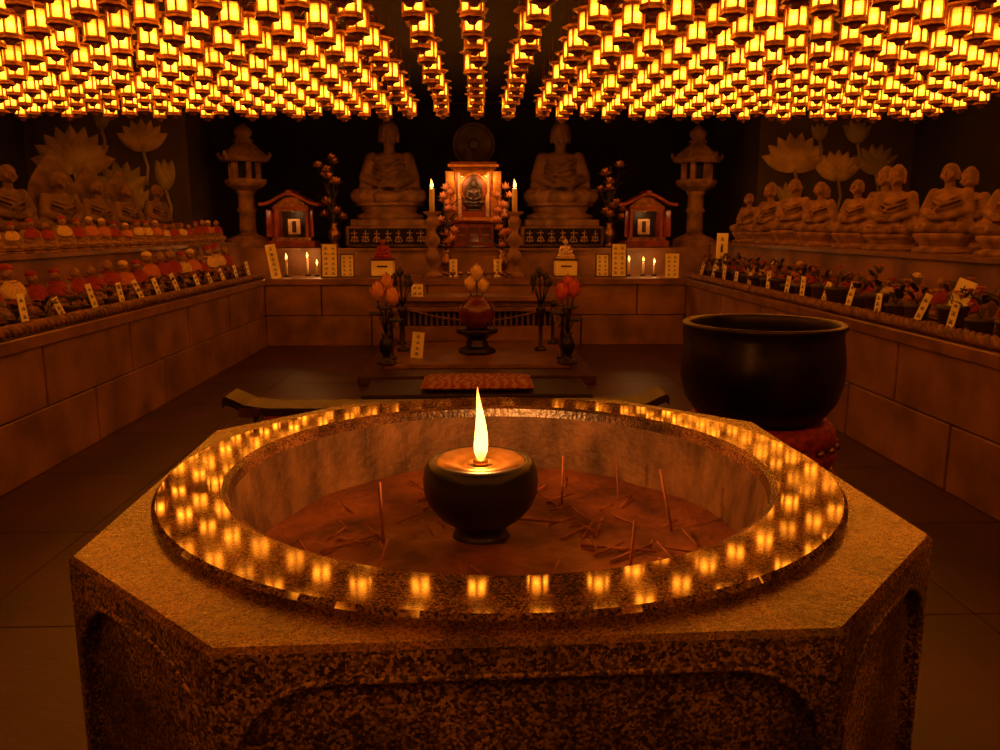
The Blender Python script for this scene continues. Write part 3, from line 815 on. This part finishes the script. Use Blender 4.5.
for (x,y,h) in((-2.2,9.4,.19),(-1.98,9.5,.2),(1.78,9.4,.16),(1.95,9.4,.15),(2.08,9.4,.13),(-1.86,9.45,.12)):
    candle('small_candle',x,y,T1,h,.013,.06,1.0)
# ------------------------------------------------------------------ stone lanterns
def stone_lantern(x,y,z):
    b=MB(); n=6
    b.lathe([(.26,0),(.26,.09),(.20,.12),(.12,.15),(.10,.18)],n=n,mat=0,smooth=False)
    b.lathe([(.10,.18),(.10,.22),(.095,.40),(.115,.42),(.115,.45),(.095,.47),(.095,.62),(.12,.66)],n=20,mat=0)
    b.lathe([(.11,.66),(.22,.72),(.25,.76),(.25,.80),(.17,.81)],n=n,mat=0,smooth=False)
    for i in range(n):
        a=2*PI*i/n; b.box((.16*math.cos(a),.16*math.sin(a),.91),(.055,.055,.2),0,rz=a)
    b.lathe([(.12,.81),(.12,1.0)],n=n,mat=1,smooth=False)
    b.lathe([(.16,1.0),(.27,1.0),(.30,1.03),(.285,1.06),(.22,1.12),(.14,1.19),(.09,1.23)],n=n,mat=0,smooth=False)
    for i in range(n):
        a=2*PI*i/n; ca,sa=math.cos(a),math.sin(a)
        b.tube([(.23*ca,.23*sa,1.07),(.28*ca,.28*sa,1.05),(.305*ca,.305*sa,1.075),(.30*ca,.30*sa,1.11)],[.02,.026,.024,.014],7,0)
    b.lathe([(.08,1.22),(.12,1.25),(.07,1.28),(.105,1.32),(.10,1.37),(.05,1.41),(.005,1.45)],n=16,mat=0)
    return b.obj('stone_lantern',[M_statue2,M_joint],(x,y,z),scale=1.03)
stone_lantern(-2.84,10.2,T2); stone_lantern(2.75,10.2,T2)
def small_shrine(x,y,z):
    e=empty('small_wooden_shrine',(x,y,z)); b=MB()
    b.box((0,0,.04),(.56,.4,.08),0,ch=.006); b.box((0,0,.10),(.48,.34,.04),1)
    for sx in(-1,1):
        for sy in(-1,1): b.box((sx*.19,sy*.13,.29),(.035,.035,.36),0)
        b.box((sx*.19,0,.29),(.012,.24,.34),0)
        b.box((sx*.25,-.18,.29),(.012,.12,.32),0,rz=sx*.5)
    b.box((0,.135,.29),(.38,.012,.34),3); b.box((0,0,.475),(.44,.32,.03),0); b.box((0,-.15,.455),(.4,.015,.04),1)
    vs=[];fs=[]
    prof=[(-.36,.50),(-.31,.50),(-.24,.52),(-.15,.57),(-.06,.615),(0,.625),(.06,.615),(.15,.57),(.24,.52),(.31,.50),(.36,.50)]
    for (px,pz) in prof:
        for (yy,dz) in((-.24,.0),(.22,.0),(.22,.035),(-.24,.035)): vs.append((px,yy,pz+dz))
    n=len(prof)
    for j in range(n-1):
        for k in range(4): fs.append((j*4+k,(j+1)*4+k,(j+1)*4+(k+1)%4,j*4+(k+1)%4))
    fs+= [(0,1,2,3),(4*n-1,4*n-2,4*n-3,4*n-4)]
    b.add(vs,fs,0)
    b.box((0,-.01,.665),(.06,.48,.04),0)
    b.add([(-.22,-.15,.49),(.22,-.15,.49),(.06,-.15,.61),(-.06,-.15,.61)],[(0,1,2,3)],1)
    b.obj('shrine_cabinet',[M_redwood,M_brass,M_gold,M_wood],parent=e)
    b=MB(); b.box((0,.02,.14),(.12,.1,.04),1); b.box((0,.02,.25),(.15,.02,.19),0); b.box((0,.008,.25),(.05,.004,.14),1)
    b.obj('memorial_tablet',[M_cream,M_wood],parent=e)
    light('shrine_lamp',(0,-.08,.42),.7,(1,.45,.14),.02,e)
small_shrine(-2.26,10.15,T2); small_shrine(2.1,10.15,T2)
# ------------------------------------------------------------------ central zushi shrine
z=empty('golden_altar_shrine',(-.035,10.2,T2)); z.scale=(.88,.88,.96)
b=MB()
b.box((0,0,.16),(.56,.42,.30),1,ch=.01); b.box((0,0,.325),(.64,.5,.035),2,ch=.006); b.box((0,0,.012),(.62,.48,.024),2)
for i in range(3): b.box((-.17+.17*i,-.214,.16),(.14,.008,.18),2)
for i in range(3): b.box((-.17+.17*i,-.22,.16),(.10,.006,.012),0)
b.box((0,.18,.67),(.54,.02,.62),1)
for s in(-1,1):
    b.box((s*.26,.02,.67),(.02,.32,.62),1); b.box((s*.262,-.15,.67),(.035,.035,.64),0)
    b.box((s*.20,.16,.67),(.05,.02,.56),3)
    b.box((s*.33,-.215,.66),(.15,.014,.58),0,rz=s*-.75); b.box((s*.335,-.222,.66),(.11,.008,.50),3,rz=s*-.75)
    b.box((s*.14,-.15,.93),(.10,.01,.07),0)
b.box((0,-.15,.965),(.52,.02,.05),0)
for k,(w,h) in enumerate(((.62,.985),(.70,1.02),(.64,1.05))): b.box((0,-.01,h),(w,.42+.04*k,.03),0 if k==1 else 1)
b.box((0,0,.36),(.5,.34,.04),0); b.box((0,.02,.42),(.3,.22,.08),1)
b.lathe([(.17,.0),(.20,.0),(.20,.02),(.17,.02),(.17,0)],n=40,mat=0,cap=False,M=Matrix.Translation((0,.165,.76))@Matrix.Rotation(PI/2,4,'X'))
b.obj('shrine_case',[M_gold,M_redwood,M_lacq,M_cream],parent=z)
me=statue_mesh('principal_figure',figA,'lotus',True,.2,M_wood); place('principal_figure',me,(0,.04,.46),0,.36,z)
light('shrine_lamp_a',(-.17,-.12,.90),4.2,(1,.42,.1),.02,z); light('shrine_lamp_b',(.17,-.12,.90),4.2,(1,.42,.1),.02,z)
b=MB(); M=Matrix.Rotation(PI/2,4,'X')
b.lathe([(0,.035),(.055,.034),(.07,.022),(.072,.012),(.20,.010),(.225,.012),(.24,.026),(.265,.028),(.275,.016),(.27,-.01),(0,-.01)],n=56,mat=0,cap=False,smooth=False,M=M)
for s in(-1,1): b.tube([(s*.13,0,.24),(s*.15,0,.5)],.006,6,1)
b.tube([(-.3,0,.5),(.3,0,.5)],.015,8,1)
for s in(-1,1): b.tube([(s*.28,0,.5),(s*.28,0,.61)],.008,6,1)
b.obj('hanging_gong',[M_gong,M_wood],(-.03,10.5,ZC-.61))
def arrangement(x,y,z,h,n,mats,R=.16,seed=1,fs_=.05):
    b=MB(); r_=random.Random(seed)
    b.lathe([(.05,0),(.07,.01),(.05,.03),(.04,.06),(.075,.12),(.08,.18),(.045,.24),(.035,.27),(.05,.30),(.04,.298),(0,.29)],n=20,mat=0,cap=False)
    for i in range(n):
        a=r_.uniform(0,2*PI); rr_=R*r_.uniform(.2,1); hh=.30+(h-.30)*(i+1)/n*r_.uniform(.85,1)
        px,py=rr_*math.cos(a),rr_*math.sin(a)*.6
        b.tube([(0,0,.28),(px*.4,py*.4,.28+(hh-.28)*.6),(px,py,hh)],.004,5,2)
        if r_.random()<.72: b.bud((px,py,hh),fs_*r_.uniform(.7,1.1),fs_*1.6,1,n=6,open_=.8)
        else: b.petal((px,py,hh-.03),a,0,.14,.05,.4,1.4,2)
    b.obj('lotus_flower_arrangement',[M_brass,mats,M_leaf],(x,y,z))
arrangement(-1.76,10.12,T2,1.05,20,M_gold,.17,1,.06); arrangement(1.66,10.12,T2,1.05,20,M_gold,.17,2,.06)
arrangement(-.36,9.5,T1,1.0,20,M_pink,.11,3,.055); arrangement(.30,9.5,T1,1.0,20,M_pink,.11,4,.055)
b=MB()
for i in range(9):
    x=-.36+.09*i
    b.lathe([(.012,0),(.024,.004),(.01,.012),(.01,.03),(.03,.04),(.034,.07),(.03,.07),(.0,.045)],(x,9.02,T1),12,0,cap=False)
b.obj('offering_cups',[M_brass])
# ------------------------------------------------------------------ world + camera
w=bpy.data.worlds.new('W'); S.world=w; w.use_nodes=True; w.node_tree.nodes['Background'].inputs[0].default_value=(0,0,0,1); w.node_tree.nodes['Background'].inputs[1].default_value=0
cd=bpy.data.cameras.new('camera'); cam=bpy.data.objects.new('camera',cd); S.collection.objects.link(cam)
cd.sensor_width=36; cd.lens=28.8; cd.clip_start=.02
cam.location=(0,0,1.3); cam.rotation_euler=(math.radians(90-10.41),0,math.radians(-1.65))
S.camera=cam
